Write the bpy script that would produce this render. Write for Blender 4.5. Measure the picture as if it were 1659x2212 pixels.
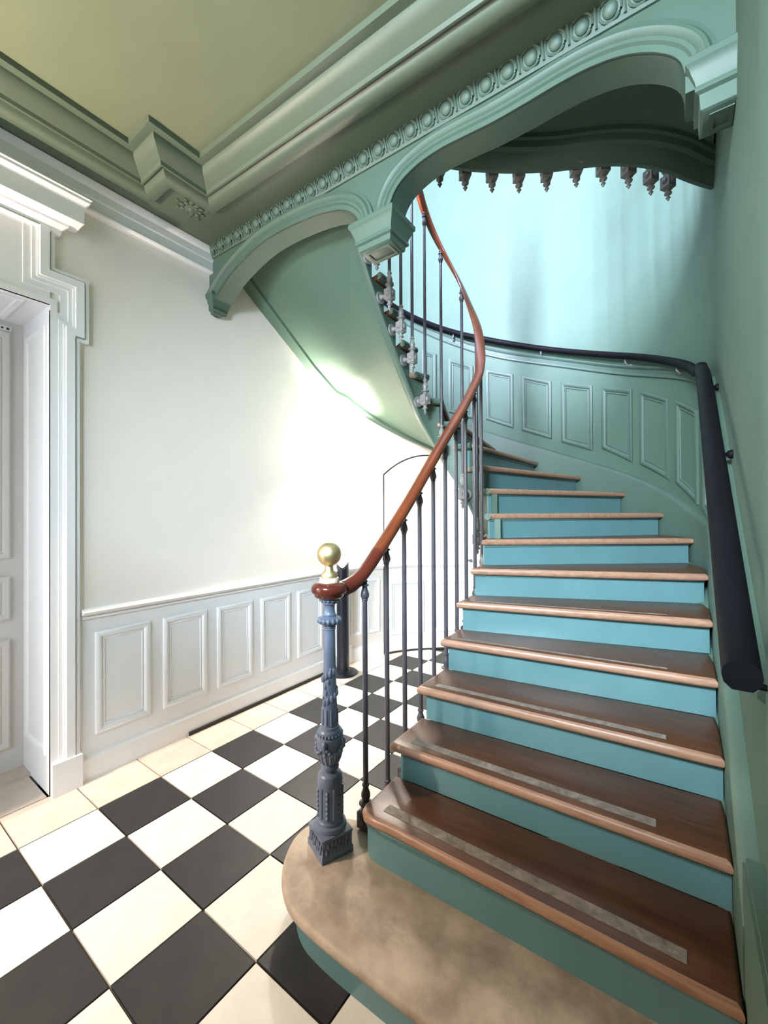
import bpy, bmesh, math, random
from math import sin, cos, pi, radians, sqrt, atan2
from mathutils import Vector, Matrix
random.seed(7)
for o in list(bpy.data.objects): bpy.data.objects.remove(o)
S = 0.33                      # one floor tile = 33 cm; all coordinates below are in tiles
COL = bpy.context.scene.collection
scene = bpy.context.scene

# ------------------------------------------------------------------ camera, world, lights, exposure
CAMP = (3.69864*S, -2.82656*S, 4.71566*S)
yaw, pitch, roll, FPX = -0.619306, 0.0059669, -0.0048246, 903.8
cam = bpy.data.cameras.new('camera'); co = bpy.data.objects.new('camera', cam); COL.objects.link(co)
fw = Vector((sin(yaw)*cos(pitch), cos(yaw)*cos(pitch), sin(pitch)))
rt = Vector((cos(yaw), -sin(yaw), 0)); up = rt.cross(fw)
r2 = rt*cos(roll)+up*sin(roll); u2 = up*cos(roll)-rt*sin(roll)
co.matrix_world = Matrix((( r2.x,u2.x,-fw.x,CAMP[0]),(r2.y,u2.y,-fw.y,CAMP[1]),(r2.z,u2.z,-fw.z,CAMP[2]),(0,0,0,1)))
cam.sensor_fit = 'VERTICAL'; cam.sensor_height = 24; cam.lens = FPX/2212*24
cam.clip_start = 0.02
scene.camera = co

world = bpy.data.worlds.new('sky'); scene.world = world; world.use_nodes = True
bg = world.node_tree.nodes['Background']; bg.inputs[0].default_value = (0.62, 0.80, 1.0, 1); bg.inputs[1].default_value = 1.0

def area(name, loc, target, sx, sy, power, color, spread=180):
    l = bpy.data.lights.new(name, 'AREA'); l.shape = 'RECTANGLE'; l.size = sx*S; l.size_y = sy*S
    l.energy = power; l.color = color; l.spread = radians(spread)
    o = bpy.data.objects.new(name, l); COL.objects.link(o); o.location = Vector(loc)*S
    d = (Vector(target)-Vector(loc)).normalized(); o.rotation_euler = d.to_track_quat('-Z', 'Y').to_euler()
    return o
area('entrance_daylight', (-2.6, -7.7, 4.4), (-2.6, 2.0, 3.4), 4.2, 7.0, 45, (0.86, 0.93, 1.0))
area('riser_fill_light', (2.4, -7.7, 9.2), (2.2, 5.0, 4.2), 3.0, 2.2, 165, (0.70, 0.86, 1.0), 90)  # added cool fill to light the risers; no window stands there
area('upper_window_daylight', (-2.3, -7.6, 16.0), (-0.2, 10.5, 9.0), 1.6, 5.0, 2700, (0.68, 0.70, 1.0))

scene.view_settings.view_transform = 'Standard'
scene.view_settings.look = 'None'
scene.view_settings.gamma = 1
scene.view_settings.use_curve_mapping = False
scene.view_settings.exposure = 0.2

# ------------------------------------------------------------------ materials
def new_mat(name):
    m = bpy.data.materials.new(name); m.use_nodes = True
    nt = m.node_tree; b = nt.nodes['Principled BSDF']; return m, nt, b
def ramp(nt, fac, c0, c1, p0=0.3, p1=0.7):
    r = nt.nodes.new('ShaderNodeValToRGB'); r.color_ramp.elements[0].position = p0; r.color_ramp.elements[1].position = p1
    r.color_ramp.elements[0].color = (*c0, 1); r.color_ramp.elements[1].color = (*c1, 1)
    nt.links.new(fac, r.inputs[0]); return r.outputs[0]
def noise(nt, scale, detail=4, rough=.55, stretch=None, distort=0):
    tc = nt.nodes.new('ShaderNodeTexCoord'); n = nt.nodes.new('ShaderNodeTexNoise')
    n.inputs['Scale'].default_value = scale; n.inputs['Detail'].default_value = detail; n.inputs['Roughness'].default_value = rough
    n.inputs['Distortion'].default_value = distort
    if stretch:
        mp = nt.nodes.new('ShaderNodeMapping'); mp.inputs['Scale'].default_value = stretch
        nt.links.new(tc.outputs['Object'], mp.inputs[0]); nt.links.new(mp.outputs[0], n.inputs[0])
    else: nt.links.new(tc.outputs['Object'], n.inputs[0])
    return n.outputs[0]
def bump(nt, b, h, strength, dist=.01):
    bp = nt.nodes.new('ShaderNodeBump'); bp.inputs['Strength'].default_value = strength; bp.inputs['Distance'].default_value = dist
    nt.links.new(h, bp.inputs['Height']); nt.links.new(bp.outputs[0], b.inputs['Normal'])
def paint(name, c, var=.06, rough=.55, bs=.08, scale=6, spec=.5):
    m, nt, b = new_mat(name)
    n = noise(nt, scale)
    c0 = tuple(x*(1-var) for x in c); c1 = tuple(min(1, x*(1+var)) for x in c)
    nt.links.new(ramp(nt, n, c0, c1), b.inputs['Base Color']); b.inputs['Roughness'].default_value = rough; b.inputs['Specular IOR Level'].default_value = spec
    bump(nt, b, noise(nt, 120, 3), bs, .002)
    return m
M = {}
M['white'] = paint('warm_lit_wall_white', (.90, .828, .765), .012, .55)  # warm light put into the colour of the white wall
M['trim'] = paint('white_trim_paint', (.86, .85, .855), .012, .4, .04)
M['door'] = paint('pale_grey_door_paint', (.66, .63, .61), .02, .4, .04)
M['green'] = paint('green_wall_paint', (.073, .130, .093), .05, .72, .1, 3)
M['greentrim'] = paint('green_trim_paint', (.071, .119, .088), .04, .52, .05)
M['ceil'] = paint('sage_ceiling_paint', (.155, .18, .108), .03, .6)
M['ceilmould'] = paint('sage_unlit_moulding', (.088, .118, .08), .03, .45)  # ceiling sage made darker, with the shade of the border painted in
M['riser'] = paint('sky_tinted_riser_green', (.100, .210, .220), .06, .3, .08)  # blue daylight put into the green riser colour
M['blackrail'] = paint('black_rail_paint', (.004, .004, .005), .1, .55, .03, spec=.08)
M['iron'] = paint('dark_iron_paint', (.060, .056, .066), .15, .38, .06, 20)
M['bracket'] = paint('grey_iron_bracket', (.20, .19, .18), .2, .36, .06, 20)
M['newel'] = paint('blue_grey_cast_iron', (.125, .155, .225), .15, .36, .15, 14)
M['tube'] = paint('blue_black_metal', (.010, .012, .020), .1, .3, .02)
M['rubber'] = paint('dark_rubber', (.02, .016, .013), .3, .6)
M['shade'] = paint('white_plaster', (.82, .80, .76), .01, .6)
M['grout'] = paint('dark_grout', (.10, .085, .07), .2, .9)
M['dark'] = paint('sensor_black', (.05, .05, .05), .05, .5)
m, nt, b = new_mat('polished_brass'); b.inputs['Base Color'].default_value = (.78, .62, .33, 1); b.inputs['Metallic'].default_value = 1
nt.links.new(ramp(nt, noise(nt, 18), (.36,)*3, (.52,)*3), b.inputs['Roughness']); M['brass'] = m
m, nt, b = new_mat('pale_collar'); b.inputs['Base Color'].default_value = (.72, .58, .45, 1); b.inputs['Roughness'].default_value = .35; M['collar'] = m
def wood(name, c0, c1, c2, rough, stretch=(2, 24, 24), spec=.5, sc=2.2):
    m, nt, b = new_mat(name)
    g = noise(nt, sc, 6, .65, stretch, .6); big = noise(nt, 2.6, 3)
    a = ramp(nt, g, c0, c1, .3, .72)
    mx = nt.nodes.new('ShaderNodeMixRGB'); mx.blend_type = 'MIX'; nt.links.new(a, mx.inputs[1]); mx.inputs[2].default_value = (*c2, 1)
    f = ramp(nt, big, (0,)*3, (.75,)*3, .42, .75); nt.links.new(f, mx.inputs[0])
    nt.links.new(mx.outputs[0], b.inputs['Base Color']); b.inputs['Roughness'].default_value = rough
    bump(nt, b, g, .12, .004); return m
M['tread'] = wood('worn_oak_tread', (.048, .016, .006), (.130, .046, .016), (.07, .029, .014), .36)
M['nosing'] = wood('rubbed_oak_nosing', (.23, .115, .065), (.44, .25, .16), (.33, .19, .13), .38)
M['strip'] = wood('grey_worn_strip', (.10, .078, .062), (.33, .29, .25), (.15, .11, .085), .7, (1,1,1), .5, 22)
M['rail'] = wood('orange_brown_rail', (.125, .030, .011), (.19, .048, .017), (.085, .021, .010), .25, (3, 3, 3))
M['railred'] = wood('dark_mahogany', (.075, .014, .008), (.115, .024, .014), (.06, .012, .008), .16, (3, 3, 3))
def stone():
    m, nt, b = new_mat('beige_stone_step')
    a = ramp(nt, noise(nt, 3.2, 6, .6), (.27, .20, .148), (.56, .455, .36), .32, .66)
    d = ramp(nt, noise(nt, 7.5, 6, .7), (.55,)*3, (1,)*3, .28, .55)
    mx = nt.nodes.new('ShaderNodeMixRGB'); mx.blend_type = 'MULTIPLY'; mx.inputs[0].default_value = .8
    nt.links.new(a, mx.inputs[1]); nt.links.new(d, mx.inputs[2]); nt.links.new(mx.outputs[0], b.inputs['Base Color'])
    b.inputs['Roughness'].default_value = .62; bump(nt, b, noise(nt, 60, 5), .2, .004); return m
M['stone'] = stone()
def tile(name, c0, c1, rough):
    m, nt, b = new_mat(name)
    oi = nt.nodes.new('ShaderNodeObjectInfo')
    a = ramp(nt, noise(nt, 9, 5), c0, c1, .3, .7)
    mx = nt.nodes.new('ShaderNodeMixRGB'); mx.blend_type = 'MULTIPLY'; mx.inputs[0].default_value = 1
    v = ramp(nt, oi.outputs['Random'], (.9,)*3, (1,)*3, 0, 1)
    nt.links.new(a, mx.inputs[1]); nt.links.new(v, mx.inputs[2]); nt.links.new(mx.outputs[0], b.inputs['Base Color'])
    b.inputs['Roughness'].default_value = rough; return m
M['twhite'] = tile('cream_floor_tile', (.74, .69, .63), (.83, .785, .735), .5)
M['tblack'] = tile('black_floor_tile', (.014, .014, .014), (.024, .024, .023), .5)
M['tborder'] = tile('beige_border_tile', (.56, .47, .395), (.66, .575, .50), .55)

# ------------------------------------------------------------------ mesh helpers
class MB:
    def __init__(s): s.v = []; s.f = []; s.mi = []
    def add(s, vs, fs, mi=0):
        o = len(s.v); s.v += [tuple(p) for p in vs]; s.f += [tuple(i+o for i in f) for f in fs]; s.mi += [mi]*len(fs)
        return s
    def box(s, x0, x1, y0, y1, z0, z1, mi=0):
        return s.add([(x0,y0,z0),(x1,y0,z0),(x1,y1,z0),(x0,y1,z0),(x0,y0,z1),(x1,y0,z1),(x1,y1,z1),(x0,y1,z1)],
              [(0,3,2,1),(4,5,6,7),(0,1,5,4),(1,2,6,5),(2,3,7,6),(3,0,4,7)], mi)
    def rings(s, R, closed=True, cap=True, loop=False, mi=0):
        n = len(R[0]); vs = [p for r in R for p in r]; fs = []
        K = len(R) if loop else len(R)-1
        for k in range(K):
            a, b2 = k*n, ((k+1) % len(R))*n
            for i in range(n if closed else n-1):
                j = (i+1) % n; fs.append((a+i, a+j, b2+j, b2+i))
        if cap and closed and not loop:
            fs.append(tuple(reversed(range(n)))); fs.append(tuple((len(R)-1)*n+i for i in range(n)))
        return s.add(vs, fs, mi)
    def lathe(s, prof, c=(0,0,0), n=24, mi=0, flute=None):
        R = []
        for r, z in prof:
            rr = max(r, .0008)
            R.append([(c[0]+rr*cos(2*pi*i/n), c[1]+rr*sin(2*pi*i/n), c[2]+z) for i in range(n)])
        return s.rings(R, mi=mi)
    def ball(s, c, r, n=10, k=6, sc=(1,1,1), mi=0):
        R = []
        for j in range(k+1):
            a = -pi/2+pi*j/k; rr = max(cos(a)*r, r*.01)
            R.append([(c[0]+sc[0]*rr*cos(2*pi*i/n), c[1]+sc[1]*rr*sin(2*pi*i/n), c[2]+sc[2]*r*sin(a)) for i in range(n)])
        return s.rings(R, mi=mi)
    def tube(s, pts, r, n=8, mi=0):
        R = []
        for i, p in enumerate(pts):
            p = Vector(p); a = Vector(pts[max(i-1,0)]); b2 = Vector(pts[min(i+1,len(pts)-1)])
            t = (b2-a).normalized(); q = Vector((0,0,1)) if abs(t.z) < .9 else Vector((1,0,0))
            u = t.cross(q).normalized(); w = u.cross(t)
            R.append([tuple(p+u*r*cos(2*pi*j/n)+w*r*sin(2*pi*j/n)) for j in range(n)])
        return s.rings(R, mi=mi)
    def build(s, name, mat, parent=None, kind=None, smooth=35, origin=None, loc=None, rotz=0):
        me = bpy.data.meshes.new(name)
        og = Vector(origin) if origin is not None else (WL[parent.name] if parent else Vector((0,0,0)))
        me.from_pydata([tuple((Vector(p)-og)*S) for p in s.v], [], s.f)
        mats = mat if isinstance(mat, (list, tuple)) else [mat]
        for m_ in mats: me.materials.append(m_)
        if len(mats) > 1: me.polygons.foreach_set('material_index', s.mi)
        bm = bmesh.new(); bm.from_mesh(me); bmesh.ops.recalc_face_normals(bm, faces=bm.faces); bm.to_mesh(me); bm.free()
        me.polygons.foreach_set('use_smooth', [True]*len(me.polygons)); me.set_sharp_from_angle(angle=radians(smooth)); me.update()
        o = bpy.data.objects.new(name, me); COL.objects.link(o)
        if parent: o.parent = parent
        if parent: WL[o.name] = WL[parent.name].copy()
        else:
            o.location = og*S; WL[o.name] = og.copy()
        if kind: o['kind'] = kind
        return o
WL = {}
def thing(name, label, cat, loc, group=None):
    o = bpy.data.objects.new(name, None); COL.objects.link(o); o.location = Vector(loc)*S; WL[o.name] = Vector(loc)
    o.empty_display_size = .1; o['label'] = label; o['category'] = cat
    if group: o['group'] = group
    return o
def interp(tab, x):
    if x <= tab[0][0]:
        (a, b2), (c, d) = tab[0], tab[1]; return b2+(d-b2)*(x-a)/(c-a)
    for (a, b2), (c, d) in zip(tab, tab[1:]):
        if x <= c: return b2+(d-b2)*(x-a)/(c-a)
    (a, b2), (c, d) = tab[-2], tab[-1]; return b2+(d-b2)*(x-a)/(c-a)
def smoothtab(tab, n=8):      # monotone-ish Catmull-Rom densification of a table
    out = []
    for i in range(len(tab)-1):
        p0 = tab[max(i-1,0)]; p1 = tab[i]; p2 = tab[i+1]; p3 = tab[min(i+2,len(tab)-1)]
        m1 = (p2[1]-p0[1])/(p2[0]-p0[0]) if p2[0] != p0[0] else 0
        m2 = (p3[1]-p1[1])/(p3[0]-p1[0]) if p3[0] != p1[0] else 0
        h = p2[0]-p1[0]
        for k in range(n):
            t = k/n; out.append((p1[0]+h*t, (2*t**3-3*t*t+1)*p1[1]+(t**3-2*t*t+t)*h*m1+(-2*t**3+3*t*t)*p2[1]+(t**3-t*t)*h*m2))
    out.append(tab[-1]); return out
def sweep(mb, path, prof, nrm=None, cap=True, loop=False, mi=0, closed=True):
    """path: 3-D points; prof: (a, b) a along the horizontal left-hand normal, b up. mitred in plan."""
    R = []; N = len(path)
    for i, p in enumerate(path):
        a = path[(i-1) % N] if loop else path[max(i-1,0)]; c = path[(i+1) % N] if loop else path[min(i+1,N-1)]
        def nn(q, w):
            d = Vector((w[0]-q[0], w[1]-q[1])); 
            return Vector((-d.y, d.x)).normalized() if d.length > 1e-6 else None
        n1, n2 = nn(a, p), nn(p, c)
        n1 = n1 or n2; n2 = n2 or n1
        n = (n1+n2); n = n/max(n.length, 1e-6); k = 1/max(.35, n.dot(n1))
        R.append([(p[0]+n.x*k*a_, p[1]+n.y*k*a_, p[2]+b_) for a_, b_ in prof])
    return mb.rings(R, closed=closed, cap=cap, loop=loop, mi=mi)
# inner (well) and outer (wall) U-shaped plan paths, t<0 right straight, 0..pi apse, >pi left straight
ICX, ICY = -.5, 5.5
OCX, OCY = -.41, 6.66
def ip(t, r, z=0):
    if t < 0: return Vector((ICX+r, ICY+t, z))
    if t <= pi: return Vector((ICX+r*cos(t), ICY+r*sin(t), z))
    return Vector((ICX-r, ICY-(t-pi), z))
def op(t, r, z=0):
    if t < 0: return Vector((OCX+r, OCY+t, z))
    if t <= pi: return Vector((OCX+r*cos(t), OCY+r*sin(t), z))
    return Vector((OCX-r, OCY-(t-pi), z))
def trange(a, b2, d_arc=.06, d_str=.3):
    ts = [a]
    while ts[-1] < b2-1e-6:
        t = ts[-1]
        if t < 0: n = min(t+d_str, 0) if t+d_str < 0 or t < -1e-6 else d_arc
        elif t < pi-1e-6: n = min(t+d_arc, pi)
        else: n = t+d_str
        ts.append(min(n, b2))
    return ts
def th(deg): return radians(90-deg)       # apse angle (from +y, clockwise) -> path parameter
RW = 4.60                                  # wall radius
# step heights and the two ends of every nosing line
ZK = {k: .525*k if k <= 9 else 4.725+.555*(k-9) for k in range(0, 24)}
IK = {1: -5.0, 2: 1.24-5.5, 3: 1.92-5.5, 4: 2.65-5.5, 5: 3.42-5.5, 6: 4.03-5.5, 7: 4.65-5.5, 8: 5.2-5.5, 9: .105, 10: .62, 11: .97, 12: 1.34, 13: 1.73,
      14: 2.14, 15: 2.57, 16: 3.02, 17: pi+.45, 18: pi+.9, 19: pi+1.33, 20: pi+1.77, 21: pi+2.2, 22: pi+2.63}
OK_ = {1: -6.4, 2: 1.22-OCY, 3: 2.03-OCY, 4: 2.9-OCY, 5: 3.86-OCY, 6: 4.92-OCY, 7: 6.15-OCY, 8: th(74.3), 9: th(57.1), 10: th(40), 11: th(21.7), 12: th(4.2), 13: th(-13.5),
       14: th(-31), 15: th(-48.5), 16: th(-66), 17: th(-83.5), 18: pi+.95, 19: pi+1.8, 20: pi+2.65, 21: pi+3.45, 22: pi+4.2}
RIM = smoothtab([(-3.4,.2),(-2.45,.9),(-1.55,1.55),(-.67,2.2),(-.25,2.55),(.28,3.15),(.8,3.80),(1.17,4.29),(1.56,5.0),(1.85,5.51),(2.23,6.14),(2.46,6.59),(2.775,7.09),
       (3.04,7.55),(3.52,8.12),(3.96,8.63),(4.35,9.11),(4.94,9.95),(5.3,10.4),(5.77,10.7)])
RAILZ = smoothtab([(-3.85,3.97),(-3.18,4.55),(-2.5,5.17),(-1.72,5.91),(-.75,6.81),(-.07,7.53),(.35,8.10),(.9,8.98),(1.2,9.45),(1.66,10.25),(2.11,10.9),(2.5,11.42),(2.93,11.98),(3.27,12.4),(4.0,13.15),(5.0,14.3),(5.8,15.0)])
ZOUT = {k: (.525*k if k <= 9 else 4.725+.545*(k-9))-.73 for k in ZK}
def fk(D, x):                             # interpolate a per-step table at fractional step x
    k = int(math.floor(x)); k = max(1, min(21, k)); f = x-k
    return D[k]*(1-f)+D[k+1]*f

# ------------------------------------------------------------------ setting: floor with its tiles
fb = MB().box(-5.6, 4.75, -8.2, 11.8, -.25, -.03); floor = fb.build('floor', M['grout'], kind='structure')
outline = [(-5.02,-7.95),(4.18,-7.95)] + [tuple(op(t, RW-.01)[:2]) for t in [pi*i/40 for i in range(41)]]
def clip(poly, clipper):
    for a, c in zip(clipper, clipper[1:]+clipper[:1]):
        out = []
        def side(p): return (c[0]-a[0])*(p[1]-a[1])-(c[1]-a[1])*(p[0]-a[0])
        for p, q in zip(poly, poly[1:]+poly[:1]):
            sp, sq = side(p), side(q)
            if sp >= 0: out.append(p)
            if sp*sq < 0:
                t = sp/(sp-sq); out.append((p[0]+(q[0]-p[0])*t, p[1]+(q[1]-p[1])*t))
        poly = out
        if len(poly) < 3: return None
    return poly
def prism(poly, z0, z1):
    n = len(poly); return MB().add([(x,y,z0) for x,y in poly]+[(x,y,z1) for x,y in poly],
        [tuple(reversed(range(n))), tuple(range(n,2*n))]+[(i,(i+1)%n,n+(i+1)%n,n+i) for i in range(n)])
full = {}
GAP = .012
def tile_obj(i, j, i1=None):
    i1 = i+1 if i1 is None else i1
    x0, x1, y0, y1 = -i1+GAP, -i-GAP, j+GAP, j+1-GAP
    border = i >= 4
    mat = M['tborder'] if border else (M['tblack'] if (i+j) % 2 else M['twhite'])
    poly = [(x0,y0),(x1,y0),(x1,y1),(x0,y1)]
    cp = clip(poly, outline)
    if not cp: return
    same = len(cp) == 4 and all(abs(a[0]-b2[0])+abs(a[1]-b2[1]) < 1e-6 for a, b2 in zip(sorted(cp), sorted(poly)))
    if same and not (i1-i != 1):
        key = mat.name
        if key not in full:
            o = prism([(x-x0,y-y0) for x,y in poly], -.05, 0).build('tile', mat, floor, origin=(0,0,0)); full[key] = o
        else:
            o = full[key].copy(); COL.objects.link(o); o.parent = floor
        o.location = Vector((x0,y0,0))*S
    else:
        prism(cp, -.05, 0).build('tile', mat, floor, origin=(0,0,0))
for i in range(-5, 5):
    for j in range(-8, 12): tile_obj(i, j, 5.02 if i == 4 else None)
for j in range(-3, 0):                       # threshold tiles in the door reveal
    prism([(-6.35,j+GAP*1),(-5.03,j+GAP),(-5.03,min(j+1,-.37)-GAP),(-6.35,min(j+1,-.37)-GAP)], -.05, 0).build('tile', M['tborder'], floor, origin=(0,0,0))
MB().box(-6.6,-5.0,-3.4,-.3,-.25,-.03).build('floor_2', M['grout'], kind='structure')

# ------------------------------------------------------------------ walls
DY0, DY1, DZ = -3.25, -.35, 8.3              # door opening in the left wall
w = MB()
w.box(-5.35,-5.01,-8,DY0-.06,0,10.75); w.box(-5.35,-5.01,DY0-.06,DY1+.06,DZ+.06,10.75)
w.box(-5.35,-5.01,DY1+.06,2.7,0,10.75)
wall_left = w.build('wall_left', M['white'], kind='structure')
# white lower wall from y=2.7 round the apse below the flight; the green wall stands above it
def wall_band(name, t0, t1, zlo, zhi, mat, r0=RW, r1=RW+.35, d=.05):
    ts = trange(t0, t1, d, .35); R = []
    for t in ts: R.append([tuple(op(t,r0,zlo(t))), tuple(op(t,r1,zlo(t))), tuple(op(t,r1,zhi(t))), tuple(op(t,r0,zhi(t)))])
    return MB().rings(R).build(name, mat, kind='structure')
OT = sorted((OK_[k], ZOUT[k]) for k in range(1, 23))
def zsplit(t): return max(.0, min(10.7, interp(OT, t)+.12))
TL0 = OCY-2.7                                # left straight length to the arch wall
wall_far = wall_band('wall_far', th(80), pi+TL0, lambda t: 0, zsplit, M['white'])
wall_stair = wall_band('wall_stair', -14.6, th(80), lambda t: 0, lambda t: 19.5, M['green'])
wall_stair2 = wall_band('wall_upper', th(80), pi+TL0, zsplit, lambda t: 19.5, M['green'])
MB().box(-5.36,-5.02,-8,2.7,11.9,19.5).build('wall_upper_left', M['green'], kind='structure')
MB().box(-5.4,4.6,-8.3,-7.95,0,.05).box(-5.4,-4.2,-8.3,-7.95,0,10.75).box(.9,4.6,-8.3,-7.95,0,10.75).box(-4.2,.9,-8.3,-7.95,8.4,10.75).build('wall_back', M['white'], kind='structure')
MB().box(-1.4,4.6,-3.75,-3.55,0,6.4).build('wall_light_blocker', M['green'], kind='structure')  # unseen wall added behind the camera to shade the lowest steps
MB().box(-5.4,-4.8,-8.3,-7.95,10.75,19.5).box(.2,4.6,-8.3,-7.95,10.75,19.5).box(-4.8,.2,-8.3,-7.95,10.75,13.3).box(-4.8,.2,-8.3,-7.95,18.7,19.5).build('wall_upper_back', M['green'], kind='structure')
MB().box(-5.4,4.8,-8.3,11.8,19.5,19.8).build('ceiling_upper', M['white'], kind='structure')
# shallow pilaster of the right wall beside the camera, and its plain base block
MB().box(4.13,4.30,-7.9,.82,0,10.7).build('trim_right_pilaster', M['green'], kind='structure')
MB().box(4.06,4.25,-7.9,1.45,0,2.0).box(4.08,4.25,-7.9,1.45,2.0,2.04).build('baseboard_right', M['greentrim'], kind='structure')

# hall ceiling: low flat border, stepped moulding, raised centre field
FR = [(-4.47,-7.9),(-4.47,1.08),(-3.78,1.08),(-3.78,1.90),(3.0,2.16),(3.0,1.34),(3.66,1.34),(3.66,-7.9)]
ZB, ZC = 10.70, 10.98
cl = MB()
cl.box(-5.36,4.55,-8.2,2.95,ZC,11.3)
ceiling = cl.build('ceiling', M['ceil'], kind='structure')
b_ = MB()
for q in ([(-5.02,-7.95),(-4.47,-7.9),(-4.47,1.08),(-5.02,1.08)], [(-5.02,1.08),(-3.78,1.08),(-3.78,1.9),(-5.02,1.9)],
          [(-5.02,1.9),(-3.78,1.9),(3.0,2.16),(4.19,2.16),(4.19,2.78),(-5.02,2.62)], [(3.0,1.34),(4.19,1.34),(4.19,2.16),(3.0,2.16)], [(3.66,-7.9),(4.19,-7.9),(4.19,1.34),(3.66,1.34)]):
    n = 4 if len(q) == 4 else 6
    b_.add([(x,y,ZB) for x,y in q]+[(x,y,ZC+.02) for x,y in q], [tuple(range(n)), tuple(range(n,2*n))]+[(i,(i+1)%n,n+(i+1)%n,n+i) for i in range(n)])
b_.build('trim_ceiling_border', M['ceilmould'], kind='structure')
mb = MB(); path = [(x,y,0) for x,y in FR]
sweep(mb, path, [(-.03,ZB-.005),(-.03,ZB-.10),(-.10,ZB-.13),(-.18,ZB-.115),(-.24,ZB-.06),(-.27,ZB-.02),(-.30,ZB-.02),(-.32,ZB-.05),(-.35,ZB-.05),(-.37,ZB),(-.50,ZB+.08),(-.58,ZB+.14),(-.60,ZB+.2),(-.72,ZB+.2),(-.74,ZC+.02),(-.03,ZC+.02)])
mb.build('trim_ceiling_moulding', M['ceilmould'], kind='structure')
# acanthus corner ornament in the notch
mb = MB()
cx_, cy_ = -4.05, 1.62
for k in range(9):
    a = -2.5+k*.62; L = .20+.05*(k % 2)
    for q in range(3):
        r_ = .07+q*L*.42; mb.ball((cx_+r_*cos(a+q*.16), cy_+r_*sin(a+q*.16), ZB-.012), .062-.012*q, 8, 5, (1,1,.55))
mb.ball((cx_,cy_,ZB-.02), .07, 10, 6, (1,1,.7))
mb.build('ceiling_rosette', M['ceilmould'], ceiling, origin=(0,0,0))

# ------------------------------------------------------------------ left wall dressing
wf = -5.01
sweep(mb := MB(), [(wf,DY1+.45,0),(wf,6.75,0)], [(.0,2.86),(-.05,2.87),(-.06,2.90),(-.03,2.92),(-.06,2.94),(-.10,2.96),(-.13,3.0),(-.10,3.03),(.0,3.05)])
mb.build('trim_chair_rail_left', M['trim'], kind='structure')
sweep(mb := MB(), [(wf,.10,0),(wf,6.75,0)], [(.0,.0),(-.07,.0),(-.07,.38),(-.055,.40),(-.03,.42),(-.02,.46),(.0,.47)])
mb.build('baseboard_left', M['trim'], kind='structure')
sweep(mb := MB(), [(wf,-7.9,0),(wf,2.62,0)], [(.0,10.16),(-.13,10.17),(-.15,10.2),(-.13,10.22),(-.13,10.40),(-.15,10.42),(-.16,10.56),(-.20,10.60),(-.22,10.69),(.0,10.69)])
mb.build('trim_cornice_left', M['trim'], kind='structure')
def panel_on(mapf, s0, s1, zb0, zb1, zt0, zt1, prof, n=1):
    """picture-frame moulding; mapf(s, z, out) -> point; rings inset by d and raised by h"""
    mb = MB(); R = []
    for d, h in prof:
        ring = []
        for i in range(n+1):
            s_ = s0+d+(s1-s0-2*d)*i/n; f = (s_-s0)/(s1-s0); ring.append(mapf(s_, zb0+(zb1-zb0)*f+d, h))
        for i in range(n+1):
            s_ = s1-d-(s1-s0-2*d)*i/n; f = (s_-s0)/(s1-s0); ring.append(mapf(s_, zt0+(zt1-zt0)*f-d, h))
        R.append(ring)
    mb.rings(R, cap=False); return mb
PPROF = [(0,-.01),(0,.045),(.02,.06),(.06,.065),(.10,.045),(.12,.02),(.135,.03),(.155,.03),(.165,-.01)]
for k in range(5):
    y0 = .315+1.222*k; y1 = y0+.962
    if k == 4: y0, y1 = 5.21, 6.20
    mp = lambda s_, z_, h: (wf+h, s_, z_)
    panel_on(mp, y0, y1, .76, .76, 2.61, 2.61, PPROF).build('panel_moulding', M['trim'], wall_left if y1 < 2.7 else wall_far, origin=(0,0,0))
MB().box(-5.02,-4.993,.08,6.78,.30,2.93).build('trim_dado_cool_lit', M['trim'], kind='structure')  # slab added in a cooler white, painting in the cool daylight low down
# pilaster where the apse begins
mb = MB(); mb.box(-5.03,-4.90,6.80,7.35,0,3.05); mb.box(-5.03,-4.86,6.77,7.38,0,.62); mb.box(-4.95,-4.84,6.9,7.25,.62,3.05)
mb.build('trim_pilaster', M['trim'], kind='structure')
# apse: low white panelling and the arched jib door
def apmap(off=0): return lambda s_, z_, h: tuple(op(pi/2+s_/RW, RW-h-off, z_))
def arcstrip(d0, d1, prof, n=20):
    mb = MB(); R = []
    for i in range(n+1):
        t = th(d0+(d1-d0)*i/n); R.append([tuple(op(t, RW-a, z)) for a, z in prof])
    return mb.rings(R)
for d0, d1, nm in ((-83,-64.4,0),(-22.6,20,1)):
    arcstrip(d0, d1, [(-.02,2.88),(.05,2.88),(.10,2.96),(.12,3.0),(.09,3.04),(-.02,3.05)]).build('trim_chair_rail_far', M['trim'], kind='structure')
    arcstrip(d0, d1, [(-.02,0),(.06,0),(.06,.40),(.02,.46),(-.02,.47)]).build('baseboard_far', M['trim'], kind='structure')
for d0, d1 in ((-81,-74.5),(-72.5,-66),(-20,-8),(-5,8)):
    panel_on(apmap(), radians(-d1)*RW, radians(-d0)*RW, .8,.8,2.6,2.6, PPROF, 4).build('panel_moulding', M['trim'], wall_far, origin=(0,0,0))
jd = MB(); JD0, JD1 = -63.7, -23.2; R = []; N = 28
def jtop(d):
    f = (d-JD0)/(JD1-JD0)*2-1; return 6.0+.78*(1-f*f)**.5*1.0 if abs(f) < 1 else 6.0
ringl = []
for i in range(N+1):
    d = JD0+.35+(JD1-JD0-.7)*i/N; t = th(d); f = (d-JD0)/(JD1-JD0)*2-1
    zt = 6.02+.72*(1-f*f)
    R.append([tuple(op(t,RW+.01,.06)), tuple(op(t,RW-.04,.06)), tuple(op(t,RW-.04,zt)), tuple(op(t,RW+.01,zt))])
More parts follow.
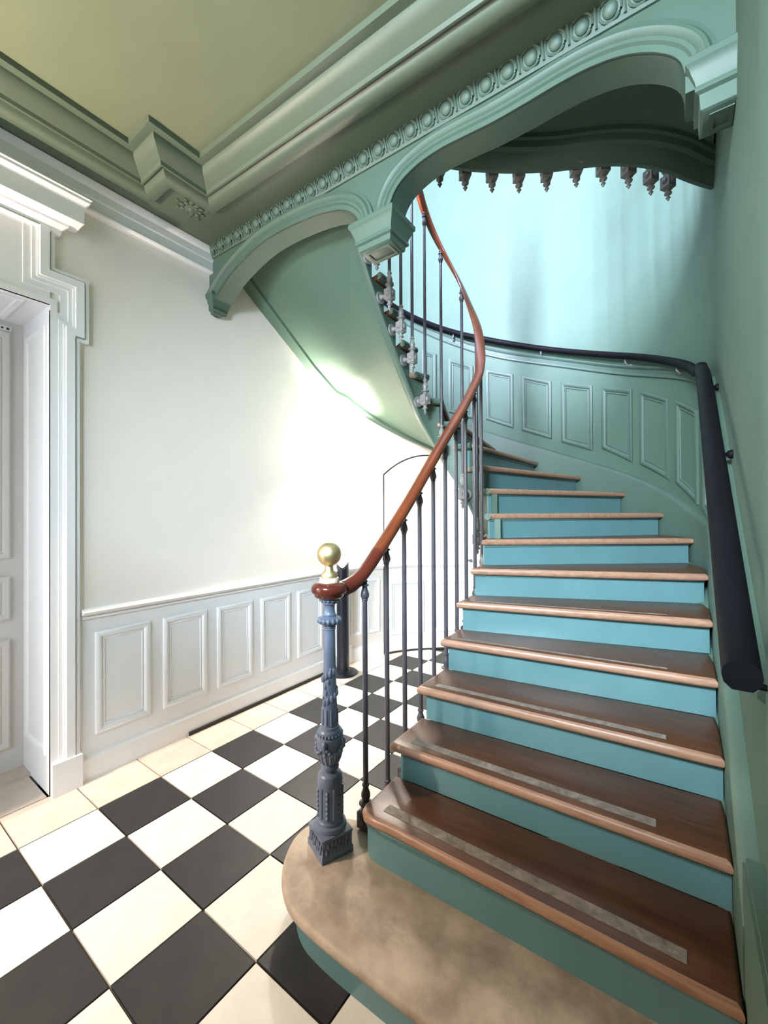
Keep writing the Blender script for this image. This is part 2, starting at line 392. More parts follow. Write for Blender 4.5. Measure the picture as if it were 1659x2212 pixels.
door2 = jd.rings(R).build('door_2', M['white'], kind='structure')
gp = MB(); pts = [op(th(JD0),RW-.004,.02), op(th(JD0),RW-.004,6.02)]   # dark joint line round the leaf
for i in range(N+1):
    d = JD0+(JD1-JD0)*i/N; f = (d-JD0)/(JD1-JD0)*2-1; pts.append(op(th(d), RW-.004, 6.06+.72*(1-f*f)))
pts += [op(th(JD1),RW-.004,6.02), op(th(JD1),RW-.004,.02)]
gp.tube([tuple(p) for p in pts], .022, 6); gp.build('door_gap', M['rubber'], door2, origin=(0,0,0))
gp = MB(); gp.tube([tuple(op(th(d),RW-.05,.035)) for d in [JD0+(JD1-JD0)*i/N for i in range(N+1)]], .03, 6); gp.build('door_gap', M['rubber'], door2, origin=(0,0,0))
for d0, d1 in ((-61.5,-45.5),(-42,-26)):
    panel_on(apmap(.04), radians(-d1)*RW, radians(-d0)*RW, .62,.62,2.43,2.43, PPROF, 5).build('door_panel', M['trim'], door2, origin=(0,0,0))
arcstrip(JD0+.5, JD1-.5, [(.03,2.9),(.08,2.9),(.13,2.98),(.10,3.03),(.03,3.04)]).build('door_rail', M['trim'], door2, origin=(0,0,0))
hp = MB(); hp.tube([tuple(op(th(-24.6),RW-.04,3.1)), tuple(op(th(-24.8),RW-.16,3.1)), tuple(op(th(-25.6),RW-.19,3.12)), tuple(op(th(-26.8),RW-.17,3.16))], .03, 8)
hp.ball(tuple(op(th(-24.6),RW-.05,3.1)), .06); hp.build('door_handle', M['bracket'], door2, origin=(0,0,0))

# ------------------------------------------------------------------ left door: reveal, leaf, eared casing, entablature
YC = (DY0+DY1)/2
dr = MB(); XD = -6.40
dr.box(XD-.15,XD,DY0,DY1,.05,DZ)
door1 = dr.build('door_1', M['door'], kind='structure')
dmap = lambda s_, z_, h: (XD+h, s_, z_)
DP = [(0,-.01),(0,.05),(.03,.075),(.08,.07),(.12,.03),(.14,.05),(.20,.05),(.22,-.01)]
for y0, y1 in ((DY0+.25,YC-.18),(YC+.18,DY1-.20)):
    for z0, z1 in ((.47,2.46),(2.82,3.61),(3.95,8.10)):
        panel_on(dmap, y0, y1, z0, z0, z1, z1, DP).build('door_panel', M['door'], door1, origin=(0,0,0))
MB().box(XD-.02,XD+.012,YC-.012,YC+.012,.06,DZ).build('door_gap', M['rubber'], door1, origin=(0,0,0))
# reveal lining (jambs and head) with sunk panels
MB().box(XD-.1,-4.97,DY1,DY1+.1,0,DZ+.1).box(XD-.1,-4.97,DY0-.1,DY0,0,DZ+.1).box(XD-.1,-4.97,DY0,DY1,DZ,DZ+.1).build('trim_door_reveal', M['trim'], kind='structure')
jm = lambda s_, z_, h: (s_, DY1-h, z_)
PS = [(0,-.01),(0,.03),(.03,.045),(.07,.03),(.09,.015),(.11,-.01)]
rv = panel_on(jm, XD+.18, -5.12, .65, .65, 8.0, 8.0, PS)
jh = lambda s_, z_, h: (s_, z_, DZ-h)
rv2 = panel_on(jh, XD+.18, -5.12, DY0+.3, DY0+.3, DY1-.3, DY1-.3, PS)
rv.build('panel_moulding', M['trim'], bpy.data.objects['trim_door_reveal'], origin=(0,0,0)); rv2.build('panel_moulding', M['trim'], bpy.data.objects['trim_door_reveal'], origin=(0,0,0))
MB().box(XD-.05,-6.0,DY0,DY1,-.02,.05).build('door_sill', M['tborder'], door1, origin=(0,0,0))
# casing: eared outline on the wall, mirrored about the door centre
outl = [(.06,0),(.06,7.79),(.20,7.79),(.20,8.92),(-.30,8.92),(-.30,9.55)]
right = [(y, z) for y, z in outl]; left = [(2*YC-y, z) for y, z in reversed(outl)]
cas = MB()
def band(o0, o1, x1, close=True):        # flat stepped casing layer following the eared outline, o = inset of the two edges
    def off(d):
        pr = [(.06-d,0),(.06-d,7.79+d if d else 7.79),(.20-d,7.79+d),(.20-d,8.92-d),(-.30-d,8.92-d),(-.30-d,9.55)]
        return pr+[(2*YC-y, z) for y, z in reversed(pr)]
    A, B = off(o0), off(o1); n = len(A); vs = []; fs = []
    for x in (-5.03, x1):
        vs += [(x,y,z) for y,z in A]; vs += [(x,y,z) for y,z in B]
    for i in range(n-1):
        fs.append((i,i+1,n+i+1,n+i)); fs.append((2*n+i,2*n+i+1,3*n+i+1,3*n+i))
        fs.append((i,i+1,2*n+i+1,2*n+i)); fs.append((n+i,n+i+1,3*n+i+1,3*n+i))
    for a in (0, n-1): fs.append((a,n+a,3*n+a,2*n+a))
    cas.add(vs, fs)
band(0,.05,-4.93); band(.05,.075,-4.975); band(.075,.20,-4.90); band(.20,.235,-4.935); band(.235,.30,-4.955); band(.30,.41,-4.975)
cas.box(-5.03,-4.985,DY0,DY1,DZ,9.55)
cas.box(-5.03,-4.86,DY1+.0,DY1+.43,0,.56); cas.box(-5.03,-4.86,2*YC-DY1-.43,2*YC-DY1,0,.56)
cas.build('trim_door_casing', M['trim'], kind='structure', smooth=20)
ent = MB(); y0e, y1e = 2*YC-(-.28), -.28
def entl(prof):
    R = []
    for o_, z_ in prof:
        R.append([(-5.03, 2*YC-(-.28)-o_, z_), (-5.03+o_+.05, 2*YC-(-.28)-o_, z_), (-5.03+o_+.05, -.28+o_, z_), (-5.03, -.28+o_, z_)])
    ent.rings(R)
entl([(.05,9.5),(.07,9.53),(.07,9.58),(.10,9.62),(.15,9.66),(.15,9.7),(.30,9.72),(.32,9.74),(.32,10.02),(.34,10.05),(.37,10.08),(.39,10.10),(.39,10.14),(.41,10.16),(.33,10.2),(.0,10.21)])
ent.build('trim_door_cornice', M['trim'], kind='structure', smooth=25)
sn = thing('door_sensor', 'small white sensor box at the top corner of the pale panelled door', 'sensor', (XD,-.63,8.05))
MB().box(XD,XD+.045,-.72,-.54,8.11,8.20).build('case', M['shade'], sn)
sp = MB(); sp.box(XD+.04,XD+.052,-.685,-.65,8.14,8.17); sp.box(XD+.04,XD+.052,-.61,-.57,8.135,8.175); sp.build('mark', M['dark'], sn)

# ------------------------------------------------------------------ arch wall between hall and stair well
def yb(x): return 2.6+.023*(x+5)
SA = smoothtab([(-5.02,9.36),(-4.86,9.53),(-4.62,9.72),(-4.36,9.89),(-3.86,10.09),(-3.25,10.24),(-2.7,10.27),(-2.2,10.25),(-1.72,10.2),(-1.27,10.1),(-1.02,10.0),(-.86,9.88),(-.75,9.74),(-.70,9.58)], 4)
LA = smoothtab([(-.12,9.58),(-.09,9.72),(.0,9.88),(.14,10.0),(.42,10.11),(.79,10.16),(1.2,10.15),(1.6,10.13),(2.05,10.14),(2.45,10.16),(2.82,10.15),(3.16,10.08),(3.43,9.95),(3.62,9.80),(3.72,9.66),(3.76,9.5)], 4)
ZT = 10.52
aw = MB(); TH = .42
def arch_region(tab):
    R = []
    for x, z in tab: R.append([(x,yb(x),z),(x,yb(x),ZT+.35),(x,yb(x)+TH,ZT+.35),(x,yb(x)+TH,z)])
    aw.rings(R)
arch_region(SA); arch_region(LA)
def slab(x0, x1, z0, z1):
    aw.rings([[(x,yb(x),z0),(x,yb(x),z1),(x,yb(x)+TH,z1),(x,yb(x)+TH,z0)] for x in (x0,x1)])
slab(-.70,-.12,9.55,ZT+.35); slab(3.76,4.22,9.3,ZT+.35)
wall_arch = aw.build('wall_arch', M['greentrim'], kind='structure')
def archivolt(tab, w=.30):
    R = []; n = len(tab)
    for i, (x, z) in enumerate(tab):
        a, c = tab[max(i-1,0)], tab[min(i+1,n-1)]; t = Vector((c[0]-a[0], c[1]-a[1])).normalized(); nx, nz = -t.y, t.x
        if nz < -.2: nx, nz = -nx, -nz
        R.append([(x+nx*o_, yb(x)-h_, min(z+nz*o_, ZT+.05)) for o_, h_ in [(-.0,-.02),(-.0,.02),(.07,.02),(.09,.05),(.13,.05),(.15,.08),(.19,.10),(.23,.09),(.26,.05),(w,.04),(w,-.02)]])
    return MB().rings(R)
archivolt(SA).build('archivolt', M['greentrim'], wall_arch, origin=(0,0,0)); archivolt(LA).build('archivolt', M['greentrim'], wall_arch, origin=(0,0,0))
bd = MB()
path = [(-5.02,yb(-5.02),0),(4.2,yb(4.2),0)]
sweep(bd, path, [(.05,ZT-.04),(-.03,ZT-.04),(-.05,ZT-.01),(-.03,ZT+.01),(-.045,ZT+.03),(-.085,ZT+.10),(-.125,ZT+.19),(-.16,ZT+.20),(-.16,ZT+.225),(-.13,ZT+.23),(-.17,ZT+.25),(-.185,ZT+.28),(.05,ZT+.30)])
bd.build('moulding', M['greentrim'], wall_arch, origin=(0,0,0))
egg = None
for k in range(30):                       # egg-and-dart ovolo: ovals in raised shells with darts between
    x = -4.80+k*.302; y = yb(x)-.088
    if egg is None:
        e = MB(); e.ball((0,0,0), .085, 12, 7, (1,.42,1.0))
        rim = [(.118*cos(a), -.008, .108*sin(a)) for a in [2*pi*i/18 for i in range(19)]]
        e.tube(rim, .016, 6); e.tube([(.151,-.004,.10),(.151,-.014,.0),(.151,-.004,-.10)], .016, 6)
        egg = e.build('egg', M['greentrim'], wall_arch, origin=(0,0,0)); o = egg
    else: o = egg.copy(); COL.objects.link(o); o.parent = wall_arch
    o.location = Vector((x,y,ZT+.105))*S; o.rotation_euler = (radians(26),0,0)
# corbels
def corbel(x0, x1, y0, y1, zt, zb, right_open=True):
    mb = MB(); R = []
    for o_, z_ in [(.0,zt+.16),(.10,zt+.14),(.14,zt+.10),(.14,zt+.03),(.11,zt+.0),(.09,zt-.06),(.06,zt-.13),(.05,zt-.18),(.06,zt-.2),(.06,zt-.24),(.02,zt-.26),(.01,zb+.02),(-.02,zb)]:
        R.append([(x0-o_,y0-o_,z_),(x1+o_,y0-o_,z_),(x1+o_,y1+o_,z_),(x0-o_,y1+o_,z_)])
    mb.rings(R)
    f = MB(); i0 = .07                     # sunk frame on the underside
    f.rings([[(x0+i0,y0+i0,zb),(x1-i0,y0+i0,zb),(x1-i0,y1-i0,zb),(x0+i0,y1-i0,zb)],[(x0+i0,y0+i0,zb-.012),(x1-i0,y0+i0,zb-.012),(x1-i0,y1-i0,zb-.012),(x0+i0,y1-i0,zb-.012)],
             [(x0+i0+.04,y0+i0+.04,zb-.012),(x1-i0-.04,y0+i0+.04,zb-.012),(x1-i0-.04,y1-i0-.04,zb-.012),(x0+i0+.04,y1-i0-.04,zb-.012)],[(x0+i0+.04,y0+i0+.04,zb),(x1-i0-.04,y0+i0+.04,zb),(x1-i0-.04,y1-i0-.04,zb),(x0+i0+.04,y1-i0-.04,zb)]], cap=False)
    o = mb.build('corbel', M['greentrim'], wall_arch, origin=(0,0,0)); f.build('corbel_panel', M['greentrim'], o, origin=(0,0,0))
corbel(-.72,-.10, yb(-.4)+.0, yb(-.4)+TH, 9.50, 9.14)
corbel(3.90,4.25, yb(4)+.0, yb(4)+TH, 9.46, 9.02)
corbel(-5.1,-4.90, yb(-5)+.04, yb(-5)+.28, 9.60, 9.28)

# ------------------------------------------------------------------ first-floor landing with its curved edge
EDGE = [(-1.5,2.75),(-.9,2.78),(-.4,2.88),(0,3.02),(.4,3.24),(.66,3.55),(1.1,3.94),(1.54,4.27),(2.0,4.56),(2.46,4.79),(2.84,5.03),(3.2,5.33),(3.53,5.70),(3.76,6.06),(4.0,6.40),(4.16,6.6)]
def cr(P, n=4):
    out = []
    for i in range(len(P)-1):
        p0, p1, p2, p3 = [Vector(P[max(0,min(len(P)-1,j))]) for j in (i-1,i,i+1,i+2)]
        for k in range(n):
            t = k/n; out.append(.5*((2*p1)+(p2-p0)*t+(2*p0-5*p1+4*p2-p3)*t*t+(3*p1-p0-3*p2+p3)*t**3))
    out.append(Vector(P[-1])); return out
E_ = cr(EDGE)
ld = thing('stair_landing', 'dark green landing overhead with an S-curved moulded edge above the lower steps', 'landing', (1.5,3.6,10.7))
ZL = 11.93
sl = MB(); R = []
for p in E_:
    yb_ = yb(p.x)+TH-.05; R.append([(p.x,min(yb_,p.y-.02),10.78),(p.x,p.y,10.78),(p.x,p.y,ZL),(p.x,min(yb_,p.y-.02),ZL)])
sl.rings(R).build('slab', M['greentrim'], ld)
fa = MB(); sweep(fa, [(p.x,p.y,0) for p in E_], [(.03,ZL+.02),(.07,ZL),(.07,ZL-.1),(.02,ZL-.14),(.02,10.62),(.04,10.58),(.04,10.50),(.0,10.46),(-.07,10.45),(-.14,10.50),(-.20,10.52),(-.26,10.60),(-.33,10.62),(-.36,10.70),(-.40,10.72),(-.42,10.80),(.0,10.85)])
fa.v = [(x, max(y, yb(x)+TH-.04), z) for x, y, z in fa.v]
fa.build('edge_moulding', M['greentrim'], ld)
MB().box(-5.02,4.19,-7.95,2.95,11.3,ZL).build('floor_upper', M['tread'], kind='structure')

# ------------------------------------------------------------------ the staircase
st = thing('staircase', 'curving staircase of brown oak treads and sky-tinted green risers turning left round an open well', 'staircase', (2.2,1.2,0))
def rounded_slab(mb, poly, z0, z1, r=.05, front=None):
    """plan polygon with a bull-nosed rim; edges listed in front get material 1"""
    n = len(poly); P = [Vector(p) for p in poly]
    ar = sum(P[i].x*P[(i+1)%n].y-P[(i+1)%n].x*P[i].y for i in range(n)); sg = 1 if ar > 0 else -1
    def inset(d):
        out = []
        for i in range(n):
            a, p, c = P[i-1], P[i], P[(i+1)%n]
            d1 = (p-a).normalized(); d2 = (c-p).normalized(); n1 = Vector((-d1.y,d1.x))*sg; n2 = Vector((-d2.y,d2.x))*sg
            m_ = (n1+n2); m_ = m_/max(m_.length,1e-6); k = 1/max(.5, m_.dot(n1)); out.append(p+m_*k*d)
        return out
    h = z1-z0; R = []
    for j in range(7):
        a = pi*j/6; d = r*(1-sin(a)); z = (z0+z1)/2-cos(a)*h/2; R.append([(q.x,q.y,z) for q in inset(d)])
    vs = [p for r_ in R for p in r_]; fs = []; base = len(mb.f)
    for k in range(6):
        for i in range(n):
            j = (i+1) % n; fs.append((k*n+i,k*n+j,(k+1)*n+j,(k+1)*n+i))
    mi = [1 if (front and (f[0] % n) in front) else 0 for f in fs]
    fs += [tuple(reversed(range(n))), tuple(6*n+i for i in range(n))]; mi += [0,0]
    o = len(mb.v); mb.v += vs; mb.f += [tuple(i+o for i in f) for f in fs]; mb.mi += mi
TT = .125
RI, RO, RT = 1.0, 4.46, .89
def step_line(k, r_in=RT, r_out=RO, back=0.0):
    A = ip(IK[k], r_in); B = op(OK_[k], r_out)
    if back:
        d = (B-A); nrm = Vector((-d.y,d.x,0)).normalized(); A = A+nrm*back; B = B+nrm*back
    return A, B
def outer_pts(t0, t1, r, n=6): return [op(t0+(t1-t0)*i/n, r) for i in range(n+1)]
def inner_pts(t0, t1, r, n=4): return [ip(t0+(t1-t0)*i/n, r) for i in range(n+1)]
treads = {}
for k in range(2, 22):
    A, B = step_line(k); C, D = step_line(k+1, back=.16 if k < 16 else .04)
    # going round: front edge A->B, outer edge B->D on wall, back edge D->C, inner edge C->A
    front = [A.lerp(B, i/8) for i in range(9)]
    outer = [p for p in outer_pts(OK_[k], OK_[k+1], RO, 5)][1:]
    dO = D-op(OK_[k+1],RO); outer[-1] = outer[-1]+dO
    inner = inner_pts(IK[k+1], IK[k], RT, 4)[:-1]; inner[0] = C
    if k == 2:                             # rounded left front corner of the first wooden step
        A2 = Vector((ip(IK[2],RT).x, A.y+.16, 0)); front = [Vector((A2.x-.01,A2.y,0)), Vector((A2.x+.01,A.y+.06,0)), Vector((A2.x+.10,A.y-.03,0)), Vector((A2.x+.28,A.y-.045,0))]+[Vector((.8,A.y-.03,0)).lerp(B,i/6) for i in range(7)]
    poly = front+outer+inner; nf = len(front)
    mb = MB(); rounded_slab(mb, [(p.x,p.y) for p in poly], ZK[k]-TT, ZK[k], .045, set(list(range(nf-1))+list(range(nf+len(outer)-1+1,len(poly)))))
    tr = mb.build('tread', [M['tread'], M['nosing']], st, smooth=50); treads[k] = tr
    # riser under this tread, standing on the tread (or stone step) below
    Ar, Br = step_line(k, RI-.012, RO, .14); 
    if k == 2: Ar = Vector((.50,1.235,0)); Br = Vector((RO+OCX,1.30,0))
    z0 = ZK[k-1]; z1 = ZK[k]-TT+.01; pts = [Ar.lerp(Br, i/6) for i in range(7)]
    if k == 2: pts = [Vector((.47,1.36,0)),Vector((.50,1.28,0)),Vector((.58,1.235,0))]+[Vector((.75,1.222,0)).lerp(Br,i/6) for i in range(7)]
    rm = MB(); sweep(rm, [(p.x,p.y,0) for p in pts], [(0,z0),(.07,z0),(.07,z1),(0,z1)])
    rm.build('riser', M['riser'], st)
    sc_ = MB(); sweep(sc_, [(p.x,p.y,0) for p in pts], [(-.035,z1-.01),(.0,z1-.01),(.0,z1-.05),(-.02,z1-.045)]); sc_.build('scotia', M['riser'], st)
# worn inlaid anti-slip strips of the lower treads
for k, f0, f1, w_ in ((2,.075,.905,.135),(3,.07,.84,.125),(4,.065,.86,.10),(5,.06,.86,.05),(6,.06,.86,.03)):
    A, B = step_line(k); d = (B-A).normalized(); n_ = Vector((-d.y,d.x,0)); a = A.lerp(B,f0)+n_*.15; b2 = A.lerp(B,f1)+n_*.15
    s_ = MB(); pl = [a,b2,b2+n_*w_,a+n_*w_]; z = ZK[k]
    s_.add([(p.x,p.y,z-.02) for p in pl]+[(p.x,p.y,z+.005) for p in pl], [(0,3,2,1),(4,5,6,7),(0,1,5,4),(1,2,6,5),(2,3,7,6),(3,0,4,7)])
    s_.build('anti_slip_strip', M['strip'], treads[k])
# stone bottom step with rounded end
fr = [(RO+OCX,.24),(2.0,.20),(1.3,.185),(.85,.18),(.55,.19),(.28,.225),(.02,.34),(-.22,.54),(-.38,.77),(-.47,1.0),(-.46,1.22),(-.36,1.42),(-.2,1.57),(.0,1.66),(.25,1.72),(.55,1.72),(.62,1.40),(RO+OCX,1.40)]
mb = MB(); q = cr(fr[:15], 3)
rounded_slab(mb, [(p.x,p.y) for p in q]+fr[15:], .40, .525, .05); ss = mb.build('stone_step', M['stone'], st, smooth=50)
rp = []
for i, p in enumerate(q):
    c0 = q[max(i-1,0)]; c1 = q[min(i+1,len(q)-1)]; d = (c1-c0).normalized(); n_ = Vector((d.y,-d.x)); rp.append(p+n_*(-.0) + Vector((-d.y,d.x))*(-.16))
rm = MB(); sweep(rm, [(p.x,p.y,0) for p in rp], [(0,0),(.0,.41),(-.12,.41),(-.12,0)]); rm.build('riser', M['riser'], st)
# inner cut string, its lower bead and the soffit
ts = [t for t in trange(-3.9, pi+2.75, .05, .12)]
def sof(k): return .22 if k < 6 else (.30 if k < 9 else .10)
for k in range(2, 23): ts += [IK[k]+sof(k)-1e-3, IK[k]+sof(k)+1e-3]
ts = sorted(t for t in ts if -3.9 <= t <= pi+2.72)
def kstep(t): return max([k for k in range(1,23) if IK[k]+sof(k) <= t] or [1])
R = []
for t in ts:
    zr = max(.02, interp(RIM, t)); zt = max(zr+.05, ZK[kstep(t)]-TT+.01)
    R.append([tuple(ip(t,RI,zr)), tuple(ip(t,RI,zt)), tuple(ip(t,RI+.12,zt)), tuple(ip(t,RI+.12,zr))])
MB().rings(R).build('inner_string', M['greentrim'], st)
R = []
for t in trange(-3.2, pi+2.6, .05, .15):
    z = interp(RIM, t); R.append([tuple(ip(t,RI+a,z+b2)) for a, b2 in [(-.03,.10),(-.03,-.02),(.0,-.05),(.05,-.05),(.09,-.02),(.15,-.01),(.17,.03),(.17,.10)]])
MB().rings(R).build('string_bead', M['greentrim'], st)
XS = [3.6+i*.1 for i in range(int((22-3.6)/.1)+1)]
prof = [(0,0),(.10,-.005),(.11,.03),(.3,.03),(.6,.03),(.84,.03),(.885,.03),(.89,-.055),(.9,-.075),(.95,-.075),(1.0,-.075),(1.0,.14),(.5,.16),(0,.14)]
R = []
for x in XS:
    ti, to = fk(IK, x), fk(OK_, x); a = ip(ti, RI+.05, max(.05,interp(RIM, ti))); b2 = op(to, RW+.03, max(.05, fk(ZOUT, x)))
    R.append([tuple(a.lerp(b2, f)+Vector((0,0,dz))) for f, dz in prof])
MB().rings(R).build('soffit', M['green'], st, smooth=50)
# nosing returns: small green scotia blocks at the ends of the upper treads
for k in range(9, 21):
    n_ = MB(); pts = [ip(IK[k]+(IK[k+1]-IK[k])*i/4+.02, RT-.02, ZK[k]-TT/2) for i in range(5)]
    n_.tube([tuple(p) for p in pts], .075, 8); n_.build('nosing_return', M['greentrim'], st)
# outer string along the wall
NOS = sorted((OK_[k], ZK[k]) for k in range(1, 23))
NS = smoothtab(NOS, 4)
R = []; 
for t in trange(-5.3, pi+3.6, .05, .2):
    z = interp(NS, t)+.42; zb_ = max(0, z-1.1); R.append([tuple(op(t,r_,zz)) for r_, zz in [(RW+.02,zb_),(RO,zb_),(RO,z),(RO+.03,z+.05),(RO+.07,z+.07),(RW+.02,z+.08)]])
MB().rings(R).build('baseboard_stair', M['greentrim'], kind='structure')

# ------------------------------------------------------------------ stair wall dado: cap rail and raised panels
CAP = smoothtab([(-6.4,2.95),(-3.5,4.9),(-1.5,6.35),(th(90),7.15),(th(68),7.85),(th(58.5),8.15),(th(38.5),8.75),(th(10.8),9.67),(th(-15.7),10.43),(th(-46.8),11.4),(th(-80),12.3),(pi+1,13.2)])
R = []
for t in trange(-5.4, pi+1, .05, .2):
    z = interp(CAP, t); R.append([tuple(op(t,RW-a,z+b2)) for a, b2 in [(-.02,.0),(.10,.0),(.12,-.03),(.10,-.07),(.06,-.10),(.04,-.20),(.055,-.22),(.055,-.26),(.02,-.29),(-.02,-.29)]])
MB().rings(R).build('trim_stair_dado_cap', M['greentrim'], kind='structure')
def stmap(s_, z_, h): return tuple(op(s_, RW-h, z_))
PAN = [(-45.5,-39.2,8.79,8.56,10.5,10.35),(-33.8,-23.2,8.31,8.04,10.19,9.9),(-17.8,-6.4,8.0,7.61,9.73,9.44),(-3,9.1,7.51,7.11,9.35,8.95),(13,25.5,6.97,6.57,8.85,8.49),(29.2,41.6,6.6,6.08,8.38,8.01),(44.8,57.5,6.0,5.51,7.91,7.43),(60.9,72.9,5.41,4.89,7.32,6.85),(76.2,88.2,4.80,4.30,6.72,6.24)]
for d0, d1, b0, b1, t0, t1 in PAN:
    # path parameter runs the other way: s from th(d1) to th(d0)
    mb = MB(); R = []
    for d, h in PPROF:
        ring = []; dd = d/RW; s0, s1 = th(d1), th(d0)
        for i in range(6):
            s_ = s0+dd+(s1-s0-2*dd)*i/5; f = (s_-s0)/(s1-s0); ring.append(stmap(s_, b1+(b0-b1)*f+d*1.06, h*.9))
        for i in range(6):
            s_ = s1-dd-(s1-s0-2*dd)*i/5; f = (s_-s0)/(s1-s0); ring.append(stmap(s_, t1+(t0-t1)*f-d*1.06, h*.9))
        R.append(ring)
    mb.rings(R, cap=False).build('panel_moulding', M['greentrim'], wall_stair2 if d0 < 79 else wall_stair, origin=(0,0,0))

# ------------------------------------------------------------------ inner railing
rl = thing('stair_railing', 'iron balustrade with brown wooden handrail curving up the open side of the stairs', 'railing', (.22,2.0,.525))
RB = .72
prof_rail = [(-.085,-.055),(-.10,-.01),(-.095,.05),(-.06,.09),(0,.10),(.06,.09),(.095,.05),(.10,-.01),(.085,-.055),(.05,-.07),(.04,-.10),(-.04,-.10),(-.05,-.07)]
def rpt(t): return tuple(ip(t, RB, interp(RAILZ, t)))
hs = [(.05,1.02,3.76),(.085,1.14,3.755),(.125,1.28,3.765),(.165,1.42,3.81),(.197,1.55,3.885),(.215,1.66,3.985),(.22,1.76,4.07),(.22,1.86,4.155)]
H = MB(); sweep(H, cr3 if False else hs, prof_rail); 
H.lathe([(.0,.10),(.13,.10),(.19,.085),(.225,.045),(.23,.0),(.215,-.03),(.19,-.045),(.185,-.075),(.16,-.095),(.0,-.095)][::-1], (.05,1.09,3.765), 28)
H.build('rail_volute', M['railred'], rl, smooth=50)
H = MB(); tt = [1.86-5.5]+[t for t in trange(-3.5, pi+2.6, .06, .2)]
sweep(H, [(.22,1.86,4.155)]+[rpt(t) for t in tt[1:]], prof_rail); H.build('handrail', M['rail'], rl, smooth=50)
capm = MB(); capm.lathe([(.035,-.30),(.042,-.295),(.036,-.285),(.045,-.275),(.04,-.265),(.055,-.24),(.06,-.215),(.052,-.18),(.036,-.13),(.034,-.10),(.055,-.09),(.055,-.075),(.034,-.065),(.032,-.04),(.045,-.03),(.03,-.015),(.03,.05)], (0,0,0), 14)
brk = MB()
brk.lathe([(.005,-.34),(.018,-.325),(.022,-.30),(.04,-.285),(.022,-.265),(.026,-.24),(.06,-.215),(.062,-.20),(.035,-.175),(.04,-.15),(.075,-.13),(.075,-.11)], (0,0,0), 14)
brk.rings([[(-a,-a,z),(a,-a,z),(a,a,z),(-a,a,z)] for a, z in [(.06,-.125),(.085,-.11),(.085,.10),(.06,.12)]])
for sx, sy in ((1,0),(-1,0),(0,1),(0,-1)): brk.ball((sx*.085,sy*.085,0), .055, 8, 5, (.5 if sx else 1,.5 if sy else 1,1))
brk.lathe([(.06,.11),(.07,.13),(.045,.15),(.05,.165),(.09,.19),(.092,.205),(.05,.225),(.045,.245),(.062,.29),(.062,.33),(.042,.38),(.036,.42),(.05,.435),(.05,.45),(.036,.465),(.035,.50)], (0,0,0), 14)
arm = MB()
for prof_, in (([(.045,.06),(.05,.09),(.035,.11),(.035,.14),(.05,.17),(.055,.20),(.07,.215),(.125,.22),(.13,.25),(.12,.27),(.0,.28)],),):
    R = [[(d, r_*cos(2*pi*i/16), r_*sin(2*pi*i/16)) for i in range(16)] for r_, d in prof_]; arm.rings(R)
proto = {}
def baluster(parent, pos, zb_, zt_, face_dir, finial=True, bmat='bracket'):
    """one rod with its cap, its ornamental foot and the arm that pins it to the string"""
    rod = MB(); z0 = zb_+.45; L = zt_-.27-z0
    rod.lathe([(.036,0),(.036,L*.5),(.033,L)], (0,0,0), 12)
    o = rod.build('baluster', M['iron'], None, origin=(0,0,0)); o.parent = parent; o.location = (Vector((pos[0],pos[1],z0))-WL[parent.name])*S
    o.rotation_euler = (0,0,face_dir)
    for nm, src, zz, mat in (('top_cap',capm,zt_-z0,M['iron']),('ornamental_foot',brk,zb_-z0,M[bmat]),('string_arm',arm,zb_-z0,M[bmat])):
        if nm == 'string_arm' and not finial: continue
        key = (nm, mat.name)
        if key not in proto: c = src.build(nm, mat, None, origin=(0,0,0)); proto[key] = c
        else: c = proto[key].copy(); COL.objects.link(c)
        c.parent = o; c.location = (0,0,zz*S)
    return o
BT = [y-5.5 for y in (1.60,2.11,2.58,3.05,3.51,3.96,4.41,4.84,5.27)]+[.30,.92,1.55,2.24,2.84]+[pi+(5.5-y) for y in (5.20,4.74,4.31,3.87,3.42,2.98)]
for i, t in enumerate(BT):
    p = ip(t, RB); zb_ = interp(RIM, t)+.20
    if i == 0: zb_ = .66
    if i == 1: zb_ = .45
    if t < 0: fd = 0
    elif t < pi: fd = t
    else: fd = pi
    baluster(rl, (p.x,p.y), zb_, interp(RAILZ, t)-.075, fd, True, 'iron' if i < 9 else 'bracket')
# landing balusters whose drop finials hang below the dark edge
lr = thing('landing_railing', 'row of iron pendants and balusters along the curved edge of the landing above', 'railing', (1.5,4.6,10.6))
PP = [(.389,3.495),(.706,3.822),(1.065,4.132),(1.439,4.414),(1.837,4.664),(2.273,4.856),(2.646,5.113),(2.994,5.413),(3.294,5.818),(3.534,6.147)]
for i, (x, y) in enumerate(PP):
    a = PP[max(0,i-1)]; c = PP[min(9,i+1)]; d = atan2(c[1]-a[1], c[0]-a[0])-pi/2
    baluster(lr, (x,y), 10.60, 14.7, d)
H = MB(); sweep(H, [(x,y,14.78) for x,y in [(.05,3.3)]+PP+[(3.8,6.6)]], prof_rail); H.build('handrail', M['rail'], lr, smooth=50)

